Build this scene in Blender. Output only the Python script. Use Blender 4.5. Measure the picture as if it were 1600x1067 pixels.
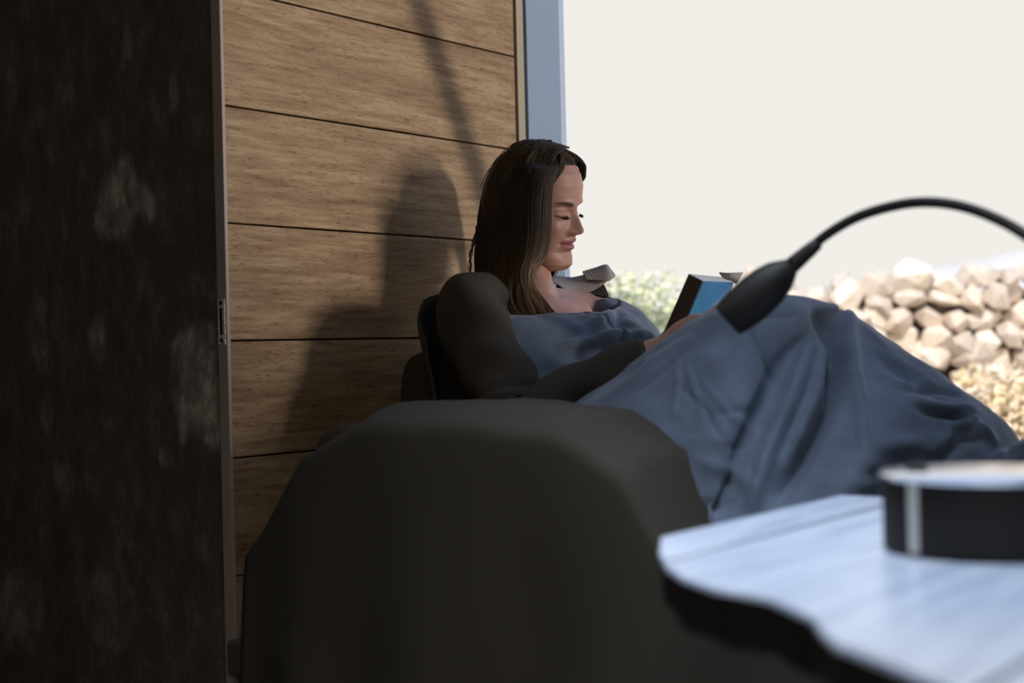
import bpy, math, random
from mathutils import Vector, Matrix, noise
import numpy as np
R = math.radians
ZZ = Vector((0, 0, 1)); XX = Vector((1, 0, 0)); YY = Vector((0, 1, 0))
random.seed(7)
C = bpy.context.scene.collection
for o in list(bpy.data.objects): bpy.data.objects.remove(o)

# ------------------------------------------------------------------ camera
FPX = 2222.2                      # 50 mm on a 36 mm sensor, frame 1600 px wide
EYE = Vector((0, 0, .68))
cam = bpy.data.cameras.new('camera'); camo = bpy.data.objects.new('camera', cam); C.objects.link(camo)
cam.lens = 50; cam.sensor_width = 36
CR = Matrix.Rotation(R(90.3), 3, 'X') @ Matrix.Rotation(R(-1.4), 3, 'Z')
camo.matrix_world = Matrix.Translation(EYE) @ CR.to_4x4()
cam.dof.use_dof = True; cam.dof.focus_distance = 2.74; cam.dof.aperture_fstop = 2.8
cam.clip_start = .02; cam.clip_end = 2000
bpy.context.scene.camera = camo

# ------------------------------------------------------------------ sky
w = bpy.data.worlds.new('sky'); bpy.context.scene.world = w; w.use_nodes = True
nt = w.node_tree; nt.nodes.clear()
tc = nt.nodes.new('ShaderNodeTexCoord'); sx = nt.nodes.new('ShaderNodeSeparateXYZ')
cr = nt.nodes.new('ShaderNodeValToRGB'); bg = nt.nodes.new('ShaderNodeBackground'); ou = nt.nodes.new('ShaderNodeOutputWorld')
cr.color_ramp.elements[0].position = .27; cr.color_ramp.elements[0].color = (.90, .872, .825, 1)
cr.color_ramp.elements[1].position = .62; cr.color_ramp.elements[1].color = (.36, .58, 1.0, 1)
nt.links.new(tc.outputs['Generated'], sx.inputs[0]); nt.links.new(sx.outputs['Z'], cr.inputs[0])
nt.links.new(cr.outputs[0], bg.inputs[0]); nt.links.new(bg.outputs[0], ou.inputs[0]); bg.inputs[1].default_value = 1.0

# room axes: NN leaves the plank door (towards her feet), TT runs along it to the window
NN = Vector((.785, -.620, 0)).normalized(); TT = Vector((.620, .785, 0)).normalized()
CO = Vector((.0335, 3.097, 0))
def B(u, v, z): return Vector((CO.x + u*NN.x - v*TT.x, CO.y + u*NN.y - v*TT.y, z))
def ray(px, py): return CR @ Vector(((px-800)/FPX, (533.5-py)/FPX, -1))
def U(px, py, d): return EYE + ray(px, py)*d
def UV_(px, py, v):               # point of the upright plane v metres inside the window that lies along a sight line
    r = ray(px, py); P0 = B(0, v, 0)
    s = (P0-EYE).dot(TT)/r.dot(TT); p = EYE + r*s
    return p
def UZ(px, py, z):
    r = ray(px, py); return EYE + r*((z-EYE.z)/r.z)
def pix(p):
    q = CR.transposed() @ (Vector(p)-EYE)
    return 800 + q.x/-q.z*FPX, 533.5 - q.y/-q.z*FPX

def look(o, d): o.rotation_euler = Vector(d).to_track_quat('-Z', 'Y').to_euler()
def lamp(name, kind, loc, d, energy, col, **k):
    l = bpy.data.lights.new(name, kind); l.energy = energy; l.color = col
    for a, b in k.items(): setattr(l, a, b)
    o = bpy.data.objects.new(name, l); C.objects.link(o); o.location = loc; look(o, d); return o
# sun high behind the house lights the garden; low light through the big window rakes onto the plank door
lamp('sun', 'SUN', (0, 0, 6), (.35, .62, -.62), 4.4, (1, .93, .84), angle=R(1.5))
LD = (NN*math.cos(R(15)) + TT*math.sin(R(15)) + Vector((0, 0, .15))).normalized()
LP = B(0, .40, .0) + Vector((LD.x, LD.y, 0)).normalized()*6.4 + ZZ*1.58
LD = (LP - B(0, .40, .95)).normalized()
TILT = (TT*.177 - ZZ*.34).normalized()     # lamp strip tilted on purpose, parallel to the pole, to sharpen its shadow
lw_ = lamp('low_window_light', 'AREA', LP, -LD, 315, (1, .93, .86), shape='RECTANGLE', size=.16, size_y=1.7)
ly_ = (TILT - LD*TILT.dot(LD)).normalized(); lx_ = ly_.cross(LD)
lw_.matrix_world = Matrix.Translation(LP) @ Matrix((lx_, ly_, LD)).transposed().to_4x4()
lamp('room_fill', 'AREA', (-.3, -1.2, 1.55), (-.06, 1, -.2), 9.5, (1, .90, .78), shape='RECTANGLE', size=1.6, size_y=1.2)  # fill lamp added behind the camera to lift the dark areas
lamp('table_fill', 'AREA', B(1.15, 1.38, 2.55), (0, .0, -1), 8.6, (.76, .86, 1), shape='RECTANGLE', size=.8, size_y=.8, spread=R(56))  # overhead fill added to brighten the table; the ceiling has no opening

vs = bpy.context.scene.view_settings
bpy.context.scene.display_settings.display_device = 'sRGB'
vs.view_transform = 'Standard'; vs.look = 'None'; vs.gamma = 1; vs.exposure = 0; vs.use_curve_mapping = False

# ------------------------------------------------------------------ helpers
def srgb(r, g, b):
    f = lambda c: (c/255/12.92 if c/255 <= .04045 else ((c/255+.055)/1.055)**2.4)
    return (f(r), f(g), f(b), 1)
class Mat:
    def __init__(s, name, col=(.5, .5, .5, 1), rough=.6, metal=0, spec=.5):
        s.m = bpy.data.materials.new(name); s.m.use_nodes = True; s.nt = s.m.node_tree
        s.b = s.nt.nodes['Principled BSDF']
        s.b.inputs['Base Color'].default_value = col if len(col) == 4 else (*col, 1)
        s.b.inputs['Roughness'].default_value = rough; s.b.inputs['Metallic'].default_value = metal
        s.b.inputs['Specular IOR Level'].default_value = spec
    def n(s, t, **k):
        x = s.nt.nodes.new('ShaderNode'+t)
        for a, b in k.items():
            if a in x.inputs: x.inputs[a].default_value = b
            else: setattr(x, a, b)
        return x
    def l(s, a, b): s.nt.links.new(a, b)
    def coords(s, scale=(1, 1, 1), rot=(0, 0, 0)):
        t = s.n('TexCoord'); m = s.n('Mapping'); m.inputs['Scale'].default_value = scale; m.inputs['Rotation'].default_value = rot
        s.l(t.outputs['Object'], m.inputs[0]); return m.outputs[0]
    def ramp(s, src, stops):
        r = s.n('ValToRGB'); e = r.color_ramp.elements
        while len(e) < len(stops): e.new(.5)
        for q, (p, c) in zip(e, stops): q.position = p; q.color = c if len(c) == 4 else (*c, 1)
        s.l(src, r.inputs[0]); return r.outputs[0]
    def noise(s, vec, scale, detail=4, rough=.55):
        x = s.n('TexNoise'); x.inputs['Scale'].default_value = scale; x.inputs['Detail'].default_value = detail
        x.inputs['Roughness'].default_value = rough; s.l(vec, x.inputs['Vector']); return x.outputs['Fac']
    def col(s, src): s.l(src, s.b.inputs['Base Color'])
    def bump(s, src, strength=.3, dist=.002):
        x = s.n('Bump'); x.inputs['Strength'].default_value = strength; x.inputs['Distance'].default_value = dist
        s.l(src, x.inputs['Height']); s.l(x.outputs[0], s.b.inputs['Normal'])
    def mix(s, fac, a, b, mode='MIX'):
        x = s.n('Mix', data_type='RGBA', blend_type=mode)
        for i, v in ((0, fac), (6, a), (7, b)):
            if hasattr(v, 'links'): s.l(v, x.inputs[i])
            else: x.inputs[i].default_value = v
        return x.outputs[2]

def mesh(name, verts, faces, mat=None, parent=None, smooth=True):
    org = parent_loc(parent) if parent else Vector((0, 0, 0))
    me = bpy.data.meshes.new(name)
    me.from_pydata([tuple(Vector(v)-org) for v in verts], [], faces); me.update()
    o = bpy.data.objects.new(name, me); C.objects.link(o)
    if mat: me.materials.append(mat.m if isinstance(mat, Mat) else mat)
    if parent: o.parent = parent
    if smooth: me.shade_smooth()
    return o
def parent_loc(p):
    l = Vector(p.location)
    while p.parent: p = p.parent; l += Vector(p.location)
    return l
def thing(name, label, cat, loc=(0, 0, 0), group=None, kind=None):
    o = bpy.data.objects.new(name, None); C.objects.link(o); o.location = loc; o.empty_display_size = .1
    o['label'] = label
    if cat: o['category'] = cat
    if group: o['group'] = group
    if kind: o['kind'] = kind
    return o
def recenter(o, loc):
    loc = Vector(loc); 
    for v in o.data.vertices: v.co -= loc
    o.location = loc
def tag(o, label, cat, group=None, kind=None):
    o['label'] = label
    if cat: o['category'] = cat
    if group: o['group'] = group
    if kind: o['kind'] = kind
    return o
def boxgeo(c, ex, ey, ez, sx, sy, sz):
    c = Vector(c); V = []
    for a in (-1, 1):
        for b in (-1, 1):
            for d in (-1, 1): V.append(c + ex*(a*sx/2) + ey*(b*sy/2) + ez*(d*sz/2))
    F = [(0, 1, 3, 2), (4, 6, 7, 5), (0, 4, 5, 1), (2, 3, 7, 6), (0, 2, 6, 4), (1, 5, 7, 3)]
    if ex.cross(ey).dot(ez) < 0: F = [f[::-1] for f in F]
    return V, F
def roombox(name, u0, u1, v0, v1, z0, z1, mat, parent=None, bevel=0):
    V, F = boxgeo(B((u0+u1)/2, (v0+v1)/2, (z0+z1)/2), NN, -TT, ZZ, u1-u0, abs(v1-v0), z1-z0)
    o = mesh(name, V, F, mat, parent, smooth=False)
    if bevel:
        m = o.modifiers.new('bevel', 'BEVEL'); m.width = bevel; m.segments = 2
    return o
def frames(P):
    P = [Vector(p) for p in P]; T = []
    for i in range(len(P)):
        a = P[max(i-1, 0)]; b = P[min(i+1, len(P)-1)]; T.append((b-a).normalized())
    up = ZZ if abs(T[0].z) < .9 else XX
    n = (up - T[0]*up.dot(T[0])).normalized(); out = []
    for i, t in enumerate(T):
        n = (n - t*n.dot(t)).normalized(); out.append((P[i], t, n, t.cross(n)))
    return out
def spline(P, n, close=False):
    P = [np.array(p, float) for p in P]; out = []
    m = len(P)-1
    for i in range(m):
        p0 = P[max(i-1, 0)]; p1 = P[i]; p2 = P[i+1]; p3 = P[min(i+2, m)]
        for k in range(n):
            t = k/n
            out.append(.5*((2*p1)+(-p0+p2)*t+(2*p0-5*p1+4*p2-p3)*t*t+(-p0+3*p1-3*p2+p3)*t**3))
    out.append(P[-1]); return out
def tube(P, Rr, seg=12, ell=None, cap=True, fn=None):
    """skin a tube round a path; Rr radius per point, ell=(axis, factor) squashes"""
    V = []; F = []; fr = frames(P); n = len(fr)
    for i, (p, t, a, b) in enumerate(fr):
        r = Rr[i] if hasattr(Rr, '__len__') else Rr
        for k in range(seg):
            an = 2*math.pi*k/seg; d = a*math.cos(an)+b*math.sin(an)
            q = d*r
            if ell:
                ax = Vector(ell[0]).normalized(); q = q + ax*q.dot(ax)*(ell[1]-1)
            if fn: q = q*fn(i/(n-1), an)
            V.append(p+q)
    for i in range(n-1):
        for k in range(seg):
            a = i*seg+k; b = i*seg+(k+1) % seg
            F.append((a, b, b+seg, a+seg))
    if cap:
        for i, sgn in ((0, -1), (n-1, 1)):
            c = len(V); r = Rr[i] if hasattr(Rr, '__len__') else Rr
            V.append(fr[i][0]+fr[i][1]*sgn*r*.55)
            for k in range(seg):
                a = i*seg+k; b = i*seg+(k+1) % seg
                F.append((c, b, a) if sgn < 0 else (c, a, b))
    return V, F
def lathe(axis0, axis1, prof, seg=40):
    """prof: (t along axis in metres, radius)"""
    a = Vector(axis0); d = (Vector(axis1)-a).normalized()
    up = ZZ if abs(d.z) < .9 else XX
    n = (up-d*up.dot(d)).normalized(); b = d.cross(n); V = []; F = []
    for t, r in prof:
        for k in range(seg):
            an = 2*math.pi*k/seg; V.append(a+d*t+n*(r*math.cos(an))+b*(r*math.sin(an)))
    for i in range(len(prof)-1):
        for k in range(seg):
            p = i*seg+k; q = i*seg+(k+1) % seg; F.append((p, q, q+seg, p+seg))
    return V, F
def ball(c, rx, ry=None, rz=None, seg=20, rings=14, M=None):
    ry = ry or rx; rz = rz or rx; V = []; F = []; c = Vector(c)
    for i in range(rings+1):
        th = math.pi*i/rings
        for k in range(seg):
            ph = 2*math.pi*k/seg; q = Vector((rx*math.sin(th)*math.cos(ph), ry*math.sin(th)*math.sin(ph), rz*math.cos(th)))
            if M: q = M @ q
            V.append(c+q)
    for i in range(rings):
        for k in range(seg):
            a = i*seg+k; b = i*seg+(k+1) % seg; F.append((a, a+seg, b+seg, b))
    return V, F
def join(*G):
    V = []; F = []
    for v, f in G:
        n = len(V); V += list(v); F += [tuple(i+n for i in x) for x in f]
    return V, F
def interp(x, xs, ys): return float(np.interp(x, xs, ys))
def sstep(a, b, x):
    t = min(max((x-a)/(b-a), 0), 1); return t*t*(3-2*t)
def gauss(x, s): return math.exp(-(x/s)**2)

# ------------------------------------------------------------------ materials
def wood(name, base, dark, light, seed=0., rough=.55):
    m = Mat(name, rough=rough, spec=.3)
    oi = m.n('ObjectInfo'); v = m.coords((1, 1, 1))
    add = m.n('VectorMath', operation='ADD'); cmb = m.n('CombineXYZ')
    mul = m.n('Math', operation='MULTIPLY'); mul.inputs[1].default_value = 37; m.l(oi.outputs['Random'], mul.inputs[0])
    for i in range(3): m.l(mul.outputs[0], cmb.inputs[i])
    m.l(v, add.inputs[0]); m.l(cmb.outputs[0], add.inputs[1])
    mp = m.n('Mapping'); mp.inputs['Scale'].default_value = (5, 5, 60); m.l(add.outputs[0], mp.inputs[0])
    mp2 = m.n('Mapping'); mp2.inputs['Scale'].default_value = (1.6, 1.6, 11); m.l(add.outputs[0], mp2.inputs[0])
    mp3 = m.n('Mapping'); mp3.inputs['Scale'].default_value = (60, 60, 420); m.l(add.outputs[0], mp3.inputs[0])
    fine = m.noise(mp.outputs[0], 1.5, 6, .65); broad = m.noise(mp2.outputs[0], 1.6, 3, .5); pore = m.noise(mp3.outputs[0], 1, 2, .5)
    c1 = m.ramp(fine, [(.32, dark), (.52, base), (.72, light)])
    c2 = m.ramp(broad, [(.3, (.72, .66, .62)), (.55, (1, 1, 1)), (.75, (1.0, .97, .93))])
    c3 = m.ramp(pore, [(.30, (.55, .50, .46)), (.42, (1, 1, 1))])
    x = m.mix(1.0, c1, c2, 'MULTIPLY'); x = m.mix(1.0, x, c3, 'MULTIPLY')
    m.col(x); m.bump(pore, .25, .0008); return m
M_plank = wood('warm_plank_wood', srgb(172, 142, 108), srgb(140, 108, 77), srgb(195, 167, 133))
def roughwall():
    m = Mat('rough_dark_plaster', rough=.85, spec=.15)
    v = m.coords((9, 9, 4)); v2 = m.coords((2.2, 2.2, 1.6)); v3 = m.coords((70, 70, 26))
    sc = m.n('Attribute', attribute_name='scar'); tex = m.noise(v, 3.0, 8, .7); f = m.noise(v3, 1, 4, .6)
    msk = sc.outputs['Fac']
    t = m.ramp(tex, [(.42, (.085, .073, .060)), (.56, (.115, .101, .083)), (.74, (.20, .195, .18))])
    g = m.ramp(tex, [(.36, (.13, .12, .10)), (.5, (.26, .24, .20)), (.66, (.55, .52, .45))])
    m.col(m.mix(msk, t, g)); m.bump(f, .7, .006); return m
M_dark = roughwall()
M_black = Mat('black_recess', (.006, .006, .006), .8)
M_room = Mat('charcoal_plaster', (.045, .040, .034), .9, spec=.2); M_room.bump(M_room.noise(M_room.coords(), 60), .2, .002)
M_floor = Mat('dark_boards', (.04, .032, .026), .6); 
M_floor.col(M_floor.ramp(M_floor.noise(M_floor.coords((3, 30, 3)), 2, 5), [(.3, (.09, .08, .065)), (.7, (.14, .12, .10))]))
M_beige = Mat('beige_painted_strip', srgb(178, 166, 142), .6)
M_jamb = Mat('pale_blue_grey_frame', srgb(148, 166, 192), .5, spec=.4)
M_jamb.bump(M_jamb.noise(M_jamb.coords((1, 1, 1)), 120), .06, .0006)
M_edge = Mat('brown_grey_edge', srgb(178, 160, 150), .5); M_edge.bump(M_edge.noise(M_edge.coords((20, 20, 3)), 6), .3, .001)
M_plate = Mat('worn_plated_metal', srgb(205, 198, 176), .5, .0)
M_plate.col(M_plate.ramp(M_plate.noise(M_plate.coords((1, 1, 1)), 260, 3), [(.40, srgb(170, 160, 138)), (.55, srgb(246, 240, 222))]))
M_screw = Mat('dark_screw', (.03, .03, .03), .4, .6)

# ------------------------------------------------------------------ structure
BENCH = .333
Vf, Ff = boxgeo((0.2, 1.1, -.05), XX, YY, ZZ, 6.4, 6.6, .1)
fl = roombox('floor', -2.0, 5.2, -.0, 4.6, -.1, 0, M_floor); tag(fl, 'dark boarded floor under the daybed and table', None, kind='structure')
ce = roombox('ceiling', -2.0, 5.2, -.25, 4.6, 2.62, 2.74, M_room); tag(ce, 'dark ceiling above the room', None, kind='structure')
wb = roombox('wall_back', 5.2, 5.3, -.1, 4.6, -.1, 2.7, M_room); tag(wb, 'dark far wall opposite the plank door', None, kind='structure')
wr = roombox('wall_rear', -.3, 5.3, 4.6, 4.7, -.1, 2.7, M_room); tag(wr, 'dark wall behind the viewer', None, kind='structure')
wu = roombox('wall_right', -.3, 5.2, -.18, -.0, -.1, BENCH-.015, M_room); tag(wu, 'low dark wall below the big window', None, kind='structure')
wt = roombox('wall_above_window', -.3, 5.2, -.16, 0, 2.5, 2.62, M_room); wt.name = 'trim_3'; tag(wt, 'dark lintel above the big window', None, kind='structure')
wx = roombox('wall_corner', -.17, -.057, -.18, -.0, BENCH-.015, 2.5, M_black); wx.name = 'trim_4'; tag(wx, 'black corner post behind the window frame', None, kind='structure')
wy = roombox('trim_5', -.17, -.125, -.16, .86, -.1, 2.62, M_black); tag(wy, 'black backing behind the plank door', None, kind='structure')

# rough dark wall left of the door: it angles back behind the free edge of the door, away from the window light
VE = .842                        # v of the door's free edge
WP = B(-.024, VE-.012, 0); WD = Vector((-.94, .34, 0)).normalized(); WN = Vector((-.34, -.94, 0)).normalized()
def wallsz(px, py):
    r = ray(px, py); k = (WP-EYE).dot(WN)/r.dot(WN); p = EYE+r*k
    return (p-WP).dot(WD), p.z
SCARS = [(190, 310, 34, 62, 1.0), (172, 340, 22, 34, .8), (226, 318, 14, 34, .7), (308, 600, 40, 80, 1.0), (330, 640, 22, 50, .9), (285, 560, 16, 40, .8), (322, 530, 14, 32, .6),
         (100, 750, 16, 46, .55), (150, 540, 12, 40, .5), (30, 940, 36, 50, .5), (60, 520, 14, 60, .35), (200, 70, 10, 26, .4), (258, 715, 12, 20, .5), (172, 960, 40, 60, .35), (272, 150, 8, 30, .35), (75, 640, 12, 40, .4)]
def darkwall():
    nu, nz = 260, 320; V = []; F = []; at = []
    sc = []
    for (x, y, a, b, k) in SCARS:
        s_, z_ = wallsz(x, y); s2, _ = wallsz(x-a, y); _, z2 = wallsz(x, y-b); sc.append((s_, z_, abs(s2-s_), abs(z2-z_), k))
    for i in range(nz+1):
        for j in range(nu+1):
            s_ = 1.5*(j/nu)**1.3; z = 2.62*i/nz
            q = Vector((s_*9, z*4, 3)); n1 = noise.fractal(q*2.6, 1, 2.1, 5)
            m = 0
            for (a, b, ra, rb, k) in sc:
                e = ((s_-a)/ra)**2+((z-b)/rb)**2
                if e < 4: m = max(m, k*sstep(1.35, .35, e) if e > .35 else k) if False else max(m, k*(1-sstep(.35, 1.5, e+.9*n1)))
            d = noise.fractal(q, 1, 2.1, 5)*.006+m*.004*(1+noise.noise(Vector((s_*70, z*30, 1))))
            V.append(WP+WD*s_+WN*d+ZZ*z); at.append(m)
    for i in range(nz):
        for j in range(nu):
            a = i*(nu+1)+j; F.append((a, a+nu+1, a+nu+2, a+1))
    n0 = len(V)
    for (s_, z) in ((0, 0), (1.5, 0), (1.5, 2.62), (0, 2.62)): V.append(WP+WD*s_-WN*.10+ZZ*z)
    F += [(n0, n0+1, n0+2, n0+3), tuple([nz*(nu+1)-i*(nu+1) for i in range(nz+1)]+[n0, n0+3])]
    o = mesh('wall_left', V, F, M_dark, smooth=True)
    a = o.data.attributes.new('scar', 'FLOAT', 'POINT'); a.data.foreach_set('value', at+[0]*4)
    return tag(o, 'rough blackened wall left of the plank door with scraped lighter patches', None, kind='structure')
darkwall()
def wallbox(name, p, q, th, label):
    p = Vector((*p, 0)); q = Vector((*q, 0)); d = (q-p).normalized(); n = Vector((-d.y, d.x, 0))
    V, F = boxgeo((p+q)/2+ZZ*1.31, d, n, ZZ, (q-p).length, th, 2.78); o = mesh('wall_left', V, F, M_room, smooth=False); return tag(o, label, None, kind='structure')
we = WP+WD*1.5; wf = B(-.1, 2.3, 0)
wallbox('', (we.x-.05, we.y+.05), (wf.x-.02, wf.y-.02), .1, 'dark return wall further left, out of view')
wl = roombox('wall_left', -.16, -.05, 2.3, 4.6, -.1, 2.7, M_room); tag(wl, 'blackened wall continuing behind the viewer', None, kind='structure')

# plank door
dr = thing('door_1', 'sliding door of wide horizontal wood planks behind the reading woman', None, B(0, .45, .0), kind='structure')
dz = .2023; z0 = .706
def plank(zb, zt):
    g = .0016; v0, v1 = .022, VE-.008
    V, F = boxgeo(B(-.011, (v0+v1)/2, (zb+zt)/2), NN, -TT, ZZ, .022, v1-v0, zt-zb-2*g)
    o = mesh('plank', V, F, M_plank, dr, smooth=False)
    b = o.modifiers.new('bevel', 'BEVEL'); b.width = .0014; b.segments = 2
    return o
k = -4
while z0+k*dz < 2.6:
    zb = max(z0+k*dz, .02); zt = min(z0+(k+1)*dz, 2.6)
    if zt-zb > .03: plank(zb, zt)
    k += 1
roombox('door_core', -.052, -.0225, .022, VE-.012, .02, 2.6, M_black, dr)
roombox('door_edge', -.0225, .0015, VE-.0075, VE, .02, 2.6, M_edge, dr, .001)
# strike plate let into the free edge of the door: slotted plate with two screws
pz0 = UV_(347, 538, VE).z; pz1 = UV_(347, 467, VE).z; pc = (pz0+pz1)/2; ph = pz1-pz0
pl = roombox('latch_plate', -.0195, -.0015, VE, VE+.0025, pz0, pz1, M_plate, dr, .0008)
s_ = roombox('slot', -.0135, -.0075, VE+.0022, VE+.0032, pc-ph*.30, pc+ph*.30, M_black, pl)
for zz in (pz0+ph*.09, pz1-ph*.09):
    c0 = B(-.0105, VE+.0022, zz); V, F = lathe(c0, c0-TT*.01, [(0, .0001), (0, .0042), (.0012, .0038), (.0016, .0001)], 14)
    mesh('screw', V, F, M_screw, pl)

tr = roombox('trim_1', -.05, .0, -.0125, .0115, .0, 2.6, M_beige, None, .001); tag(tr, 'thin beige upright strip in the dark gap beside the window frame', None, kind='structure')

# window: jamb, glass, sill, far post
wi = thing('window_1', 'large window with a pale blue-grey frame beside the reading woman', None, B(1.4, 0, BENCH), kind='structure')
roombox('window_jamb', -.055, .0, -.165, -.024, BENCH, 2.5, M_jamb, wi, .002)
roombox('window_jamb', 3.3, 3.42, -.142, .012, BENCH, 2.5, M_jamb, wi, .002)
roombox('window_head', .0, 3.3, -.142, .012, 2.42, 2.5, M_jamb, wi, .002)
roombox('window_sill', .0, 3.3, -.15, .02, BENCH-.015, BENCH+.035, M_jamb, wi, .002)
M_glass = Mat('clear_glass'); g = M_glass
tr_ = g.n('BsdfTransparent'); gl = g.n('BsdfGlossy', Roughness=.02); mx = g.n('MixShader'); lw = g.n('LayerWeight'); lw.inputs['Blend'].default_value = .25
tr_.inputs[0].default_value = (1, 1, 1, 1)
mu = g.n('Math', operation='MULTIPLY'); mu.inputs[1].default_value = .35; g.l(lw.outputs['Fresnel'], mu.inputs[0])
g.l(mu.outputs[0], mx.inputs[0]); g.l(tr_.outputs[0], mx.inputs[1]); g.l(gl.outputs[0], mx.inputs[2])
g.l(mx.outputs[0], g.nt.nodes['Material Output'].inputs[0])
roombox('pane', .001, 3.3, -.150, -.144, BENCH+.035, 2.42, M_glass, wi)
wz = roombox('wall_right_far', 3.42, 5.2, -.16, 0, BENCH-.015, 2.5, M_room); wz.name = 'wall_right.001'; tag(wz, 'dark wall beyond the end of the window', None, kind='structure')

# ------------------------------------------------------------------ garden
M_ground = Mat('dry_earth', rough=.95); v = M_ground.coords()
M_ground.col(M_ground.ramp(M_ground.noise(v, 3, 8), [(.3, srgb(170, 145, 115)), (.55, srgb(214, 192, 160)), (.75, srgb(232, 200, 150))])); M_ground.bump(M_ground.noise(v, 30), .5, .02)
def ground():
    V = []; F = []; n = 60
    for i in range(n+1):
        for j in range(n+1):
            x = -14+34*j/n; dd = i/n; off = .30+16*dd
            p = B(0, 0, 0)+TT*off+NN*x
            V.append(Vector((p.x, p.y, .10+.05*noise.noise(Vector((p.x*.8, p.y*.8, 0)))+.0*dd)))
    for i in range(n):
        for j in range(n):
            a = i*(n+1)+j; F.append((a, a+n+1, a+n+2, a+1))
    c = len(V); 
    o = mesh('ground', V, F, M_ground)
    sd = o.modifiers.new('solid', 'SOLIDIFY'); sd.thickness = .2; sd.offset = 1
    return tag(o, 'pale dry garden ground outside the window', 'ground', kind='structure')
gr_ = ground()
def stone_mat():
    m = Mat('sunlit_limestone', rough=.9, spec=.2); oi = m.n('ObjectInfo'); v = m.coords()
    a = m.ramp(oi.outputs['Random'], [(0, srgb(212, 196, 180)), (.3, srgb(230, 216, 200)), (.55, srgb(240, 230, 216)), (.8, srgb(216, 204, 192)), (1, srgb(190, 176, 164))])
    b = m.ramp(m.noise(v, 14, 6, .65), [(.35, (.74, .70, .67)), (.55, (1, 1, 1))])
    m.col(m.mix(1, a, b, 'MULTIPLY')); m.bump(m.noise(v, 45, 5), .6, .006); return m
M_stone = stone_mat()
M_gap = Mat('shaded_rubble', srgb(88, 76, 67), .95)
def stone_meshes():
    out = []
    for s in range(12):
        rnd = random.Random(s+40)
        import bmesh
        bm = bmesh.new(); n = 12
        for i in range(n):
            ph = math.acos(1-2*(i+rnd.uniform(.1, .9))/n); th = math.pi*(1+5**.5)*i
            q = Vector((math.cos(th)*math.sin(ph), math.sin(th)*math.sin(ph), math.cos(ph)))
            q = q*(1+rnd.uniform(-.30, .34)); q.x *= 1.15; q.z *= .95
            bm.verts.new(q*.5)
        r = bmesh.ops.convex_hull(bm, input=bm.verts)
        bmesh.ops.bevel(bm, geom=[e for e in bm.edges], offset=.022, segments=1, affect='EDGES', clamp_overlap=True)
        me = bpy.data.meshes.new('stone'); bm.to_mesh(me); bm.free(); me.materials.append(M_stone.m); out.append(me)
    return out
SM = stone_meshes()
WY = 7.0
sw = thing('dry_stone_wall', 'low dry-stone wall of pale sunlit rocks outside the window', 'wall', (2.1, WY, .1))
rr = random.Random(5)
row_z = .12; ri = 0
while row_z < 1.0:
    x = 1.12+rr.uniform(0, .08)
    while x < 4.0:
        wdt = rr.uniform(.10, .21); h = rr.uniform(.11, .19)
        zt = row_z+rr.uniform(-.03, .03)
        top = .96+.03*math.sin(x*3)+.03*math.sin(x*7.7)
        if zt < top:
            o = bpy.data.objects.new('stone', rr.choice(SM)); C.objects.link(o); o.parent = sw
            o.location = Vector((x+wdt/2, WY+rr.uniform(-.07, .02), zt+.05))-Vector(sw.location)
            o.scale = (wdt*1.05, rr.uniform(.16, .24), h*1.03); o.rotation_euler = (rr.uniform(-.4, .4), rr.uniform(-.6, .6), rr.uniform(-.5, .5))
        x += wdt*.93
    row_z += .100; ri += 1
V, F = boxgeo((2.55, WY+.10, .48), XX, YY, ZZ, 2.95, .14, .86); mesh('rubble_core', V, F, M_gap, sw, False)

def leafbush(name, label, cat, c, rx, ry, rz, n, cols, ls, seed, spiky=0, stems=14, zbase=.1):
    rnd = random.Random(seed); e = thing(name, label, cat, (c[0], c[1], zbase))
    m = Mat(name+'_leaf', rough=.6, spec=.3); at = m.n('Attribute', attribute_name='tint'); m.col(at.outputs['Color'])
    V = []; F = []; col = []
    for i in range(n):
        th = rnd.uniform(0, 2*math.pi); z = rnd.uniform(-1, 1); rad = rnd.random()**.45
        q = Vector((math.cos(th)*math.sqrt(1-z*z), math.sin(th)*math.sqrt(1-z*z), z))*rad
        q *= 1+.25*noise.noise(q*3+Vector((seed, 0, 0)))
        p = Vector(c)+Vector((q.x*rx, q.y*ry, q.z*rz))
        if p.z < zbase: continue
        d = Vector((rnd.gauss(0, 1), rnd.gauss(0, 1), rnd.gauss(0, 1)+spiky)).normalized()
        s = d.cross(Vector((rnd.gauss(0, 1), rnd.gauss(0, 1), rnd.gauss(0, 1)))).normalized(); L = ls*rnd.uniform(.6, 1.3); wd = L*(.25 if not spiky else .08)
        k = len(V); nn_ = d.cross(s)*wd*.3
        V += [p, p+d*L*.5+s*wd+nn_, p+d*L, p+d*L*.5-s*wd+nn_]; F += [(k, k+1, k+2), (k, k+2, k+3)]
        cc = rnd.choice(cols); col += [cc]*4
    o = mesh('foliage', V, F, m, e, False); o['kind'] = 'stuff'
    a = o.data.color_attributes.new('tint', 'FLOAT_COLOR', 'POINT')
    a.data.foreach_set('color', [x for cc in col for x in cc])
    G = []
    for i in range(stems):
        th = rnd.uniform(0, 6.28); r = rnd.random()*.8
        G.append(tube([Vector((c[0], c[1], zbase-.02)), Vector((c[0]+math.cos(th)*rx*r*.5, c[1]+math.sin(th)*ry*r*.5, (zbase+c[2])/2)), Vector((c[0]+math.cos(th)*rx*r, c[1]+math.sin(th)*ry*r, c[2]+rz*.5))], [.012, .008, .003], 5))
    mesh('stem', *join(*G), Mat(name+'_stem', srgb(140, 120, 90), .9), e)['kind'] = 'stuff'
    return e
GC = [srgb(222, 226, 184), srgb(208, 214, 176), srgb(236, 234, 208), srgb(184, 192, 154), srgb(228, 226, 210)]
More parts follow.
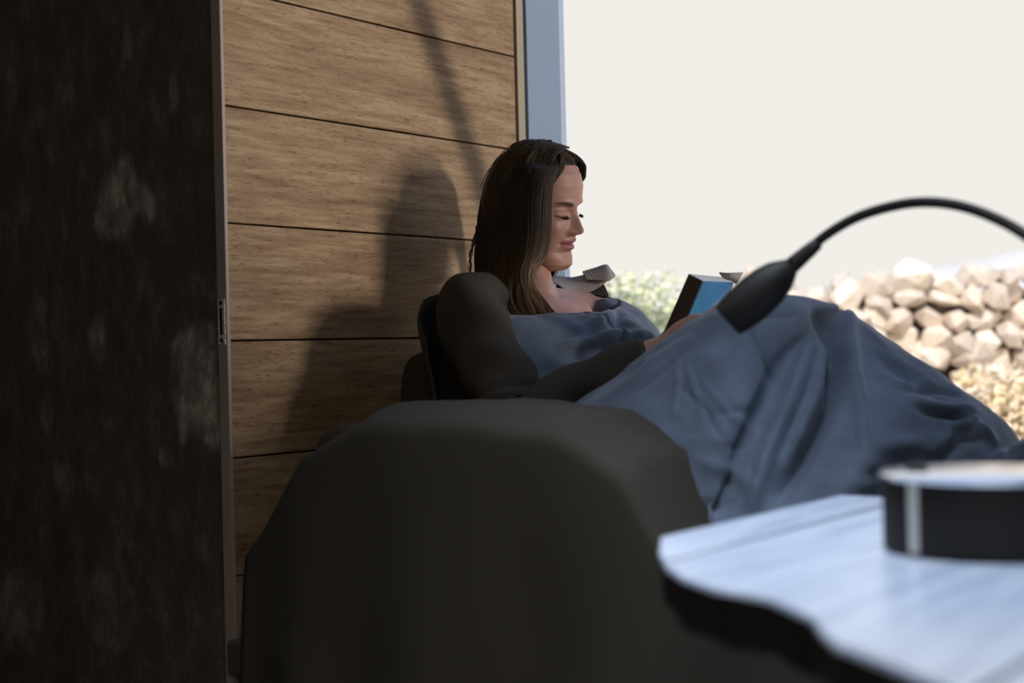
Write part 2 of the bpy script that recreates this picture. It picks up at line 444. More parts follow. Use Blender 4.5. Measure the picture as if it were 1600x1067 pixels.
bp = U(1015, 520, 5.9); leafbush('shrub', 'pale yellow-green leafy shrub outside between collar and book', 'shrub', (bp.x, bp.y, .52), .55, .35, .45, 12000, GC, .038, 3)
TCc = [srgb(232, 218, 192), srgb(220, 204, 178), srgb(240, 230, 208), srgb(206, 188, 160), srgb(238, 214, 168)]
bp = U(1560, 650, 6.3); leafbush('dry_bush', 'pale straw-coloured dry bush at the foot of the stone wall', 'bush', (bp.x, bp.y, .28), .36, .25, .26, 5200, TCc, .045, 9, 0)
bp = U(1700, 650, 6.2); leafbush('dry_bush', 'orange-tinged dry bush further right along the stone wall', 'bush', (bp.x+.30, bp.y, .26), .22, .2, .22, 2600, TCc[2:], .045, 10, 0)
bp = U(1330, 640, 6.5); leafbush('grass_tuft', 'straw grass tuft by the stone wall behind her shins', 'grass', (bp.x, bp.y, .2), .2, .15, .14, 1500, TCc, .09, 12, 1.5)
bp = U(900, 520, 8.5); leafbush('shrub', 'green shrub further off behind her shoulder', 'shrub', (bp.x, bp.y, .5), .7, .5, .5, 3500, [srgb(190, 200, 150), srgb(210, 214, 180), srgb(160, 170, 130)], .08, 15)
# distant hill
M_hill = Mat('hazed_hill', srgb(204, 200, 196), 1, spec=0)  # distance haze is put into this flat pale colour
def hill():
    V = []; F = []; n = 80
    base = 240
    for i in range(n+1):
        px = 1380+900*i/n
        py = interp(px, [1380, 1430, 1490, 1540, 1600, 1680, 1800, 2000, 2300], [470, 420, 414, 405, 390, 372, 350, 380, 440])+2.0*noise.noise(Vector((px*.02, 1, 2)))
        for k, (dd, f) in enumerate(((base, 0), (base*1.05, .55), (base*1.13, .9), (base*1.25, 1), (base*1.5, .3))):
            top = U(px, py, base*1.25); x = top.x*dd/(base*1.25)
            V.append(Vector((x, dd, -2+(top.z+2)*f)))
    for i in range(n):
        for k in range(4):
            a = i*5+k; F.append((a, a+5, a+6, a+1))
    o = mesh('distant_hill', V, F, M_hill); return tag(o, 'faint pale hill rising on the far horizon at the right', 'hill')
hl = hill()
far = mesh('ground_far', [(-900, 16, -.4), (900, 16, -.4), (900, 900, -3), (-900, 900, -3)], [(0, 1, 2, 3)], Mat('pale_plain', srgb(225, 215, 196), 1)); far.name = 'ground.001'; tag(far, 'pale plain beyond the garden', 'ground', kind='structure')

# unseen pole added past the right edge of view to cast the slanted plank shadow
def pole():
    a = UV_(0, 0, 0)
    s0 = Vector((0, .325, 1.384)); s1 = Vector((0, .148, 1.044))
    dv = s1-s0; e0 = s0-dv*1.2; e1 = s1+dv*1.3
    P = []
    for q in (e0, (e0+e1)/2+Vector((0, .008, 0)), e1):
        w0 = B(0, q.y, q.z); d = (LP-w0); 
        t = (1.22)/d.dot(NN); P.append(w0+d*t)
    o = mesh('shadow_pole', *tube(spline(P, 8), .026, 12), Mat('shadow_caster_wood', srgb(90, 76, 62), .8))
    return tag(o, 'thin leaning pole added outside the window to cast a slanted shadow', 'pole')
po = pole()
gs = thing('light_block_screen', 'low slatted screen added outside, out of view, to cut the low light', 'screen', B(1.7, -.75, .1))  # unseen blocker added so the low light fades down the planks
for k in range(7): roombox('light_block_slat', 1.69, 1.71, -1.5, -.19, .12+k*.114, .12+k*.114+.113, po.data.materials[0], gs, .002)
for vv in (-1.46, -.24): roombox('light_block_post', 1.665, 1.69, vv-.02, vv+.02, .02, .90, po.data.materials[0], gs)

# ------------------------------------------------------------------ daybed
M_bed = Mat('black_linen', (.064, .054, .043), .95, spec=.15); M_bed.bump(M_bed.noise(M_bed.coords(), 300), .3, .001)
M_bedw = Mat('black_stained_wood', (.10, .088, .072), .7, spec=.25); M_bedw.bump(M_bedw.noise(M_bedw.coords((3, 3, 40)), 4), .3, .001)
bed = thing('daybed', 'low black daybed under the window along the plank door', 'bed', B(1.2, .6, 0))
roombox('blocker_footboard', 1.74, 1.775, .03, .87, .0, .91, M_bedw, bed, .006)  # added out of view, tall enough to shade the lower planks
roombox('bed_platform', .012, 1.74, .03, .87, .14, .20, M_bedw, bed, .006)
for (uu, vv) in ((.08, .1), (1.66, .1), (.08, .8), (1.66, .8)):
    roombox('leg', uu-.03, uu+.03, vv-.03, vv+.03, 0.0, .141, M_bedw, bed, .004)
def cushion(name, u0, u1, v0, v1, z0, z1, mat, parent, puff=.012, seed=1, n=28, tilt=0, p=7):
    """a box with soft rounded edges and gentle lumps"""
    V = []; F = []; idx = {}
    def pt(a, b, c):
        key = (round(a, 5), round(b, 5), round(c, 5))
        if key in idx: return idx[key]
        x, y, z = (2*a-1), (2*b-1), (2*c-1)
        r = (abs(x)**p+abs(y)**p+abs(z)**p)**(1/p); m = max(abs(x), abs(y), abs(z)); s = m/r
        x, y, z = x*s, y*s, z*s
        uu = (u0+u1)/2+x*(u1-u0)/2; vv = (v0+v1)/2+y*(v1-v0)/2
        zz = (z0+z1)/2+z*((z1-z0)/2)
        if c > .5: zz += puff*(noise.noise(Vector((uu*4, vv*4, seed)))+.5*noise.noise(Vector((uu*11, vv*11, seed))))
        uu += tilt*(zz-z0)
        idx[key] = len(V); V.append(B(uu, vv, zz)); return idx[key]
    def face(f, nx, ny):
        for i in range(nx):
            for j in range(ny):
                F.append(tuple(pt(*f(i1/nx, j1/ny)) for i1, j1 in ((i, j), (i+1, j), (i+1, j+1), (i, j+1))))
    m = n
    face(lambda a, b: (a, b, 1), m, m); face(lambda a, b: (b, a, 0), m, m)
    face(lambda a, b: (a, 0, b), m, m); face(lambda a, b: (b, 1, a), m, m)
    face(lambda a, b: (0, b, a), m, m); face(lambda a, b: (1, a, b), m, m)
    o = mesh(name, V, F, mat, parent)
    return o
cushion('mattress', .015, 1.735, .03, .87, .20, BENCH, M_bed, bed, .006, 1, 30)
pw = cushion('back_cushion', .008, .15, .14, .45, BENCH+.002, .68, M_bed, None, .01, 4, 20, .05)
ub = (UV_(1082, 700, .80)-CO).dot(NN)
hc = cushion('shade_cushion', .16, ub-.12, .715, .83, BENCH+.001, .575, M_bed, None, .012, 9, 26, 0, 4)  # black cushion added as a stand-in for the shade beside her hip
recenter(hc, B(.45, .78, BENCH)); tag(hc, 'long black cushion added to stand in for shade in front of her hip', 'cushion')
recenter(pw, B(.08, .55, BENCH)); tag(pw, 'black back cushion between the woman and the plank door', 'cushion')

def shade_cloth():  # black sheet added to fill the area that is only deep shade
    nu, nv = 150, 90; V = []; F = []
    for i in range(nu):
        u = .09+1.58*i/(nu-1)
        zt = interp(u, [.09, .13, .22, .36, ub-.30, ub-.16, ub-.06, ub, ub+.05, 2], [.352, .40, .53, .598, .600, .585, .53, .42, .352, .348])+.006*noise.noise(Vector((u*7, 2, 1)))
        hump = (zt-.348)/.25
        for j in range(nv):
            t = j/(nv-1)
            if t < .2: a = t/.2; v = .700-.02*(1-a)*(1-hump); z = .337+(zt-.337)*math.sin(a*math.pi/2)**.8+(0 if hump > .1 else .004)
            elif t < .42: a = (t-.2)/.22; v = .700+(.885-.700)*a; z = zt-.03*hump*max(a-.5, 0)**2*4
            else: a = (t-.42)/.58; v = .885+.030*a**.6; z = (zt-.03*hump)*(1-a)+.012*a
            w_ = max(0, t-.38)*1.5
            v += w_*.014*(math.sin(u*26+2*math.sin(u*5))+.5*noise.noise(Vector((u*9, z*4, 3))))
            V.append(B(u, v, z+.003*noise.noise(Vector((u*16, v*16, 5)))))
    for i in range(nu-1):
        for j in range(nv-1):
            a = i*nv+j; F.append((a, a+nv, a+nv+1, a+1))
    o = mesh('shade_cloth', V, F, M_bed); sd = o.modifiers.new('solid', 'SOLIDIFY'); sd.thickness = .004; sd.offset = 0
    recenter(o, B(.8, .9, 0)); return tag(o, 'black cotton throw added over the near daybed edge to stand in for deep shade', 'shade_cloth')
shade_cloth()
# ------------------------------------------------------------------ table
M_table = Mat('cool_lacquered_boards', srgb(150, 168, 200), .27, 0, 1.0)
m = M_table; m.b.inputs['IOR'].default_value = 1.9
M_tside = Mat('shaded_live_edge', (.02, .017, .014), .8)  # dark bark colour that also holds the shade of the unlit side
TZ = .50
A_ = UZ(1032, 838, TZ); B_ = UZ(1310, 773, TZ); E1 = (B_-A_).normalized(); E2 = Vector((E1.y, -E1.x, 0))
def tl(p): d = Vector(p)-A_; return d.dot(E1), d.dot(E2)
def tw(a, b, z=TZ): q = A_+E1*a+E2*b; return Vector((q.x, q.y, z))
v = m.coords((1, 1, 1), (0, 0, -math.atan2(E1.y, E1.x)))
mp = m.n('Mapping'); mp.inputs['Scale'].default_value = (2.2, 22, 1); m.l(v, mp.inputs[0])
gn = m.noise(mp.outputs[0], 2.2, 6, .6)
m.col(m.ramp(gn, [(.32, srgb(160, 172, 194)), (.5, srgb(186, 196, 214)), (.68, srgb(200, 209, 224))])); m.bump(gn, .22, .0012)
LIVE = [(1032, 838), (1029, 862), (1040, 884), (1068, 903), (1112, 917), (1150, 925), (1200, 934), (1232, 947), (1268, 963), (1283, 985), (1305, 1005), (1350, 1022), (1400, 1041), (1470, 1070), (1560, 1118), (1640, 1170), (1760, 1250)]
lv = sorted([tl(UZ(x, y, TZ))[::-1] for x, y in LIVE]); lx = [q[0] for q in lv]; ly = [q[1] for q in lv]
eb = tl(B_)[0]; f1 = tl(UZ(1382, 776, TZ)); slope = (f1[0]-eb)/f1[1]
g0 = tl(UZ(1045, 874, TZ)); g1 = tl(UZ(1382, 791, TZ)); gm = (g0[1]+g1[1])/2
print('table groove e2', g0, g1, 'live', [tuple(round(c, 3) for c in q) for q in lv], 'len', eb, 'slope', slope)
tb = thing('live_edge_table', 'pale blue-lit wooden table with a wavy live edge in the foreground', 'table', tw(.0, .45, 0))
def board(b0, b1, w0, w1):
    n = 60; V = []; F = []
    for i in range(n+1):
        t = i/n; b = b0+(b1-b0)*t
        l = interp(b, lx, ly)+.0; r = eb+slope*b
        l += w0*0
        for (zz, ins) in ((TZ-.004, 0), (TZ-.0008, .0010), (TZ, .0028)):
            V.append(tw(l+ins, b, zz))
        for (zz, ins) in ((TZ, .0028), (TZ-.0008, .0010), (TZ-.004, 0), (TZ-.045, 0)):
            V.append(tw(r-ins, b, zz))
        V.append(tw(l+.012+.004*math.sin(b*90), b, TZ-.045))
    k = 8
    for i in range(n):
        for j in range(k):
            a = i*k+j; b = i*k+(j+1) % k; F.append((a, b, b+k, a+k))
    F.append(tuple(range(k))[::-1]); F.append(tuple(n*k+j for j in range(k)))
    o = mesh('board', V, F, M_table, tb, False); o.data.materials.append(M_tside.m)
    for p in o.data.polygons:
        if p.center.z+parent_loc(tb).z < TZ-.006 and abs(p.normal.z) < .95: p.material_index = 1
    bv = o.modifiers.new('bevel', 'BEVEL'); bv.width = .0022; bv.segments = 2; bv.limit_method = 'ANGLE'
    return o
edges = [0.0005, gm, gm+.36, gm+.72, 1.35]
for i in range(4): board(edges[i]+.0022, edges[i+1]-.0022, 0, 0)
V, F = boxgeo(tw(.14, .62, TZ-.075), E1, E2, ZZ, .26, .9, .058); mesh('apron', V, F, M_bedw, tb, False)
for (a, b) in ((.04, .25), (.24, .2), (.04, 1.02), (.24, 1.02)):
    V, F = boxgeo(tw(a, b, (TZ-.05)/2), E1, E2, ZZ, .055, .055, TZ-.05); mesh('leg', V, F, M_bedw, tb, False)

# ------------------------------------------------------------------ lamp
M_lamp = Mat('black_lamp', (.012, .011, .010), .62, 0, .35)
M_ltop = Mat('silver_lamp_top', srgb(236, 236, 240), .16, .85)
M_lstrip = Mat('painted_highlight_grey', srgb(205, 206, 196), .5)
lc = UZ(1547, 857, TZ); lr = .088; lh = .0655
lt = thing('gooseneck_lamp', 'black gooseneck reading lamp with a round silver-topped base on the table', 'lamp', (lc.x, lc.y, TZ))
LC = Vector((lc.x, lc.y, TZ))
V, F = lathe(LC, LC+ZZ, [(0.0006, .001), (0.0006, lr-.003), (.003, lr), (lh-.006, lr), (lh-.003, lr-.001), (lh-.003, .001)], 72)
base = mesh('lamp_base', V, F, M_lamp, lt)
V, F = lathe(LC, LC+ZZ, [(lh-.0035, .001), (lh-.0035, lr+.0015), (lh-.001, lr+.002), (lh, lr+.0005), (lh+.0002, .0001)], 72)
topd = mesh('base_top', V, F, M_ltop, lt)
for o in (base, topd): o.data.shade_smooth(); o.modifiers.new('es', 'EDGE_SPLIT').split_angle = R(35)
bc = U(1432, 733, 1.2); bq = UZ(1432, 734, TZ+lh); bb = Vector((bq.x, bq.y, TZ+lh))
V, F = lathe(bb, bb+ZZ, [(0, .0095), (.0035, .0092), (.0045, .0075), (.0045, .0001)], 24); mesh('switch_button', V, F, M_lamp, lt)
# pale strip down the base, a reflected highlight made as a part
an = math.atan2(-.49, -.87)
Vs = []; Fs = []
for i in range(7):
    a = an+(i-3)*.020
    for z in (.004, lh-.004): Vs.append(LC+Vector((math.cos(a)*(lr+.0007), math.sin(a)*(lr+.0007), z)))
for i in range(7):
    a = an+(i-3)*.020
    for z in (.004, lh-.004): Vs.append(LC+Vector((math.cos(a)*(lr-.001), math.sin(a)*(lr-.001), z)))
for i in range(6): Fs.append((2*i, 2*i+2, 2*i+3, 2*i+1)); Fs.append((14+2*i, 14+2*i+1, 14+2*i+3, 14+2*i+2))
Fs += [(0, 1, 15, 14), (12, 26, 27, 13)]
mesh('base_highlight', Vs, Fs, M_lstrip, lt)
arm_px = [(1262, 393, 1.74), (1290, 368, 1.73), (1340, 339, 1.71), (1400, 321, 1.68), (1450, 316, 1.65), (1500, 322, 1.62), (1550, 339, 1.58), (1600, 366, 1.53), (1660, 415, 1.46), (1705, 490, 1.38), (1708, 580, 1.31), (1692, 670, 1.265)]
AP = [U(*q) for q in arm_px]; endp = LC+Vector((.066, .03, lh)); AP += [endp+Vector((0, 0, .03)), endp]
mesh('gooseneck', *tube(spline(AP, 8), .0062, 14), M_lamp, lt)
V, F = lathe(endp, endp+ZZ, [(0, .014), (.012, .012), (.022, .008), (.022, .001)], 20); mesh('collar', V, F, M_lamp, lt)
s0 = U(1278, 380, 1.735); s1 = U(1137, 501, 1.76); ax = (s1-s0); L = ax.length
mesh('neck_sleeve', *lathe(s0, s1, [(-.004, .001), (0, .0075), (.012, .0088), (.034, .0102), (.046, .0105), (.046, .001)], 24), M_lamp, lt)
prof = [(.040, .001), (.040, .0095), (.047, .014), (.060, .0215), (.078, .0262), (.098, .0280), (.115, .0275), (.132, .0258), (L-.003, .0232), (L, .0226), (L-.001, .0210), (.120, .0245), (.09, .024), (.06, .017), (.05, .001)]
shade_ = mesh('lamp_shade', *lathe(s0, s1, prof, 40), M_lamp, lt)
dn = ax.normalized(); V, F = ball(s0+dn*(L-.030), .013, seg=16, rings=10); mesh('bulb', V, F, Mat('frosted_bulb', (.5, .5, .48), .3), shade_)

# ------------------------------------------------------------------ cloth material
def cloth(name, dark, base, light, wr=.35):
    m = Mat(name, rough=.72, spec=.35); v = m.coords()
    m.b.inputs['Sheen Weight'].default_value = .25; m.b.inputs['Sheen Roughness'].default_value = .4
    m.col(m.ramp(m.noise(v, 7, 6, .6), [(.3, dark), (.5, base), (.72, light)]))
    w1 = m.noise(v, 700, 2); w2 = m.noise(v, 38, 5, .6)
    ad = m.n('Math', operation='MULTIPLY_ADD'); m.l(w1, ad.inputs[0]); ad.inputs[1].default_value = .12; m.l(w2, ad.inputs[2])
    m.bump(ad.outputs[0], wr, .004); return m
M_blue = cloth('slate_blue_cotton', srgb(80, 90, 106), srgb(96, 108, 128), srgb(116, 130, 152))

def seg_d(p, a, b):
    ax_, ay = a; bx, by = b; dx, dy = bx-ax_, by-ay; L2 = dx*dx+dy*dy
    t = min(max(((p[0]-ax_)*dx+(p[1]-ay)*dy)/L2, 0), 1); qx, qy = ax_+dx*t, ay+dy*t
    cross = dx*(p[1]-ay)-dy*(p[0]-ax_)
    return math.hypot(p[0]-qx, p[1]-qy), t, math.copysign(1, cross)
def fold_disp(P, folds):
    """P (n,2) array of positions on the cloth -> relief in metres"""
    out = np.zeros(len(P))
    for pts, wdt, amp in folds:
        best = np.full(len(P), 1e9); bt = np.zeros(len(P)); n = len(pts)-1
        for i in range(n):
            a = np.array(pts[i], float); b = np.array(pts[i+1], float); d = b-a
            t = np.clip(((P-a)@d)/(d@d), 0, 1); q = a+t[:, None]*d; dist = np.hypot(*(P-q).T)
            m_ = dist < best; best[m_] = dist[m_]; bt[m_] = (i+t[m_])/n
        env = np.clip(np.sin(np.pi*(bt*.86+.07)), 0, 1)**.6
        out += amp*env*np.exp(-(best/wdt)**2)
    return out
def grid_obj(name, V, nu, nv, mat, parent, thick=.004, folds=None, crinkle=.0, closed=False, cs=9, toward=None):
    V = [Vector(v) for v in V]
    if folds or crinkle:
        arr = np.array([list(v) for v in V]).reshape(nu, nv, 3)
        du = np.gradient(arr, axis=0); dv = np.gradient(arr, axis=1); nr = np.cross(du, dv); nr /= np.linalg.norm(nr, axis=2, keepdims=True)+1e-12
        cdir = np.array(EYE)-arr; s = np.sign((nr*cdir).sum(2)); 
        med = np.sign(np.median(s)) or 1
        nr *= med
        flat = arr.reshape(-1, 3); nf = nr.reshape(-1, 3)
        P = np.array([pix(v) for v in flat]); disp = fold_disp(P, folds or [])
        for i, v in enumerate(flat):
            q = Vector(v)
            c = crinkle*(noise.fractal(q*cs, 1, 2.1, 3)+.6*(1-2*abs(noise.noise(q*cs*1.7+Vector((3, 1, 4))))))
            flat[i] = v+nf[i]*(disp[i]+c)
        V = [Vector(v) for v in flat]
    F = []
    for i in range(nu-1):
        for j in range(nv-1):
            a = i*nv+j; F.append((a, a+1, a+nv+1, a+nv))
    o = mesh(name, V, F, mat, parent)
    if thick:
        sd = o.modifiers.new('solid', 'SOLIDIFY'); sd.thickness = thick; sd.offset = 0
    return o

# ------------------------------------------------------------------ blanket
# she lies a few degrees off square to the door: her own axes from here on
NN = Vector((.748, -.664, 0)).normalized(); TT = Vector((.664, .748, 0)).normalized()
bl = thing('blanket', 'slate-blue cotton blanket wrapped over the woman, raised by her knees', 'blanket', B(.95, .45, BENCH))
ridge = [(800, 770, .47), (860, 700, .47), (905, 655, .47), (940, 622, .46), (1000, 580, .45), (1060, 532, .44), (1110, 500, .43), (1160, 478, .42), (1200, 470, .41), (1245, 467, .40), (1290, 482, .36), (1326, 500, .30), (1400, 553, .27), (1480, 608, .26), (1528, 645, .26), (1550, 672, .26), (1562, 712, .27), (1580, 716, .28), (1615, 682, .32), (1680, 655, .34), (1740, 668, .34), (1780, 740, .33), (1800, 815, .33)]
RP = []
for x, y, v_ in ridge:
    p = UV_(x, y, v_); u_ = (p-CO).dot(NN); RP.append((u_, v_, p.z))
print('ridge u,v,z', [tuple(round(c, 3) for c in r) for r in RP])
RS = spline(RP, 14)
def uat(px, vv): p = UV_(px, 600, vv); return (p-CO).dot(NN)
US = uat(1352, .52)
NV = 130; V = []; NU = len(RS)
for (u_, v_, z_) in RS:
    z_ = max(z_, BENCH+.05) if u_ < RS[-8][0] else BENCH+.012+max(0, z_-BENCH-.012)*((RS[-1][0]-u_)/(RS[-1][0]-RS[-8][0]))**.5
    vf = interp(u_, [.1, .5, .8, 1.0, US-.005, US+.03, 1.3, 2.0], [.80, .80, .76, .72, .68, .42, .40, .52])
    vb = max(v_-.17, .035)
    for j in range(NV):
        t = j/(NV-1)
        if t < .25:
            a = t/.25*math.pi/2; vv = v_-(v_-vb)*math.cos(a)**1.0; zz = BENCH+.004+(z_-BENCH)*math.sin(a)**.75
        else:
            a = (t-.25)/.75*math.pi/2; vv = v_+(vf-v_)*(.55*math.sin(a)**1.1+.45*(1-math.cos(a))); zz = BENCH+.004+(z_-BENCH)*math.cos(a)**.85
        V.append(B(u_, vv, zz))
folds = [
 ([(1263, 530), (1232, 634), (1206, 695), (1178, 790)], 12, .022),
 ([(1287, 535), (1276, 616), (1252, 675), (1225, 730)], 8, .018),
 ([(1278, 495), (1304, 559), (1298, 625), (1262, 700), (1222, 769)], 13, -.034),
 ([(1324, 498), (1331, 581), (1346, 660), (1353, 756)], 10, .018),
 ([(1225, 500), (1215, 560), (1190, 640), (1150, 720)], 20, -.010),
 ([(1167, 512), (1189, 559), (1213, 598)], 3.5, -.005),
 ([(1062, 603), (1101, 640), (1130, 690)], 4, -.005),
 ([(1058, 560), (1062, 600), (1052, 650)], 4, .004), ([(1075, 570), (1086, 610), (1100, 650)], 3.5, .004),
 ([(948, 625), (1000, 583), (1031, 559), (1080, 531)], 5, .008),
 ([(987, 616), (1036, 580), (1075, 549)], 4, -.006),
 ([(1110, 649), (1160, 642), (1210, 640)], 3, -.004), ([(1119, 700), (1160, 697), (1190, 690)], 4, -.004),
 ([(1100, 600), (1150, 655), (1180, 670)], 4, .004),
 ([(1185, 500), (1210, 497), (1240, 493)], 3, -.004),
 ([(1403, 604), (1451, 599)], 4, .006), ([(1412, 612), (1460, 612), (1500, 622)], 5, -.009),
 ([(1425, 628), (1482, 640), (1521, 640)], 6, .009), ([(1440, 645), (1490, 652), (1530, 665)], 6, -.012),
 ([(1451, 706), (1486, 673), (1521, 660), (1548, 690)], 7, .014), ([(1470, 715), (1505, 690), (1535, 690)], 9, -.012),
 ([(1370, 560), (1420, 590), (1470, 630)], 8, -.008),
 ([(1370, 700), (1440, 690)], 14, .01), ([(1540, 722), (1580, 705), (1620, 690)], 6, .006), ([(1560, 735), (1610, 715)], 6, -.006),
 ([(1090, 720), (1150, 740), (1180, 770)], 10, .008), ([(1060, 800), (1140, 790)], 12, -.008)]
grid_obj('leg_cover', V, NU, NV, M_blue, bl, .004, folds, .0042)

# chest part: wraps the torso just under the collar bones and puffs over the far upper arm
def B3(q): return B(*q)
NS, NT = 70, 110; V = []
cl = [(.300, .32, .772, .116, .200), (.325, .315, .752, .138, .215), (.36, .315, .70, .145, .225), (.39, .32, .655, .145, .220), (.42, .33, .60, .150, .215), (.45, .34, .54, .160, .21), (.47, .35, .47, .175, .22), (.48, .36, .40, .19, .23)]
cs = spline(cl, 10)
NS = len(cs)
for (u_, v_, z_, ru, rv) in cs:
    for j in range(NT):
        a = 2*math.pi*j/(NT-1); c_, s_ = math.cos(a), math.sin(a)
        du = ru*math.copysign(abs(c_)**.85, c_); dv_ = rv*math.copysign(abs(s_)**.85, s_)
        zt = z_-.35*(du)*.6
        if dv_ < 0: zt += .012*(abs(dv_)/rv)**2*(1 if z_ > .6 else 0)
        else: zt -= .02*(dv_/rv)
        V.append(B(max(u_+du, .04), v_+dv_, zt))
cf = [([(880, 492), (920, 485), (955, 480), (975, 500)], 5, .007), ([(900, 515), (940, 500), (960, 487)], 6, -.010), ([(962, 480), (972, 510), (990, 530)], 7, .010),
      ([(875, 540), (920, 535), (975, 522), (1012, 525)], 6, -.020), ([(890, 560), (950, 545), (1005, 530)], 7, .012), ([(930, 580), (975, 558), (1010, 540)], 5, -.009), ([(940, 560), (960, 575)], 5, .008),
      ([(905, 500), (925, 520), (915, 540)], 5, .006)]
grid_obj('chest_wrap', V, NS, NT, M_blue, bl, .004, cf, .0045, cs=14)
# puffed blanket over far upper arm
P = [UV_(935, 500, .17), UV_(962, 508, .13), UV_(985, 530, .12), UV_(998, 556, .13), UV_(1000, 590, .16)]
tp = tube(spline(P, 8), [interp(i, [0, 8, 16, 24, 32], [.040, .045, .042, .036, .03]) for i in range(33)], 40)
o = mesh('arm_wrap', *tp, M_blue, bl)
mm = o.data
for vv in mm.vertices:
    q = vv.co*16; vv.co += vv.normal*(.006*noise.fractal(q, 1, 2, 3)+.004*(1-2*abs(noise.noise(q*1.3))))
P2 = np.array([pix(v.co+parent_loc(bl)) for v in mm.vertices]); dsp = fold_disp(P2, cf)
for vv, d in zip(mm.vertices, dsp): vv.co += vv.normal*float(d)

# ------------------------------------------------------------------ book
M_cover = Mat('blue_cover', rough=.35)
v = M_cover.coords(); M_cover.col(M_cover.ramp(M_cover.noise(v, 9, 4), [(.35, srgb(28, 92, 142)), (.55, srgb(40, 128, 184)), (.7, srgb(70, 160, 205))]))
M_coverd = Mat('dark_brown_cover', srgb(44, 34, 28), .6)
M_page = Mat('cream_paper', srgb(222, 220, 214), .8); M_page.b.inputs['Base Color'].default_value = srgb(236, 236, 236); M_page.bump(M_page.noise(M_page.coords((1, 1, 1)), 500), .3, .001)
# corners from the photograph: spine top, spine foot; the book is held half open, spine to the lower left
bt0 = U(1076, 428, 2.44); bb0 = U(1036, 521, 2.43)
bt1 = U(1098, 439, 2.385); bb1 = U(1058, 535, 2.37)        # other side of the spine (near camera)
bt2 = U(1147, 441, 2.43); bb2 = U(1108, 535, 2.41)
bk = thing('open_book', 'thick paperback with blue cover and dark spine held open by the woman', 'book', tuple(bb0))
def slab(name, q0, q1, q2, q3, th, mat):
    n = (q1-q0).cross(q3-q0).normalized()*th
    V = [q0, q1, q2, q3, q0+n, q1+n, q2+n, q3+n]
    return mesh(name, V, [(3, 2, 1, 0), (4, 5, 6, 7), (0, 1, 5, 4), (1, 2, 6, 5), (2, 3, 7, 6), (3, 0, 4, 7)], mat, bk, False)
slab('spine', bt0, bt1, bb1, bb0, .0015, M_coverd)
slab('front_cover', bt1, bt2, bb2, bb1, .0015, M_cover)
bt3 = U(1128, 433, 2.49); bb3 = U(1088, 527, 2.47)
slab('back_cover', bt0, bt3, bb3, bb0, -.0015, M_coverd)
off = (bb0-bt0).normalized()*.0004
def pages(a0, a1, b1, b0, c0, c1, d1, d0):
    V = [a0, a1, b1, b0, c0, c1, d1, d0]
    return mesh('page_block', V, [(0, 1, 2, 3), (7, 6, 5, 4), (0, 4, 5, 1), (1, 5, 6, 2), (2, 6, 7, 3), (3, 7, 4, 0)], M_page, bk, False)
top = [bt0, bt1, bt2, bt3]; bot = [bb0, bb1, bb2, bb3]
cen = sum(top, Vector())/4; cenb = sum(bot, Vector())/4
T2 = [t.lerp(cen, .07)+off for t in top]; B2 = [t.lerp(cenb, .05)-off for t in bot]
pages(*T2, *B2)

# ------------------------------------------------------------------ woman
pr = thing('person', 'woman with long brown hair reclining by the window, reading a book', 'person', tuple(B(.38, .33, BENCH)))
HO = U(838, 322, 2.745)
psi = R(62); pit = R(12)
fw = Vector((math.sin(psi), -math.cos(psi), 0)); lf = ZZ.cross(fw)      # lf: her left (towards the window)
HX = (fw*math.cos(pit)-ZZ*math.sin(pit)); HZ = (ZZ*math.cos(pit)+fw*math.sin(pit)); HY = HZ.cross(HX)
rl = R(8); HY2 = HY*math.cos(rl)+HZ*math.sin(rl); HZ2 = HZ*math.cos(rl)-HY*math.sin(rl); HY, HZ = HY2, HZ2
HS = 1.02
def HW(x, y, z): return HO+(HX*x+HY*y+HZ*z)*HS
def HL(p): d = (Vector(p)-HO)/HS; return d.dot(HX), d.dot(HY), d.dot(HZ)
zs = [-.1175, -.1155, -.110, -.100, -.088, -.076, -.06, -.045, -.03, -.012, 0, .015, .03, .05, .07, .085, .098, .106, .110]
xf = [.040, .058, .073, .0805, .0795, .0765, .080, .0815, .082, .080, .0785, .084, .0865, .086, .079, .068, .050, .030, .004]
wd = [.014, .027, .038, .0465, .0525, .0570, .060, .0645, .068, .0705, .0715, .073, .0735, .072, .065, .055, .040, .024, .003]
xb = [.020, .005, -.004, -.012, -.03, -.05, -.068, -.080, -.088, -.094, -.096, -.099, -.099, -.093, -.080, -.066, -.045, -.027, -.004]
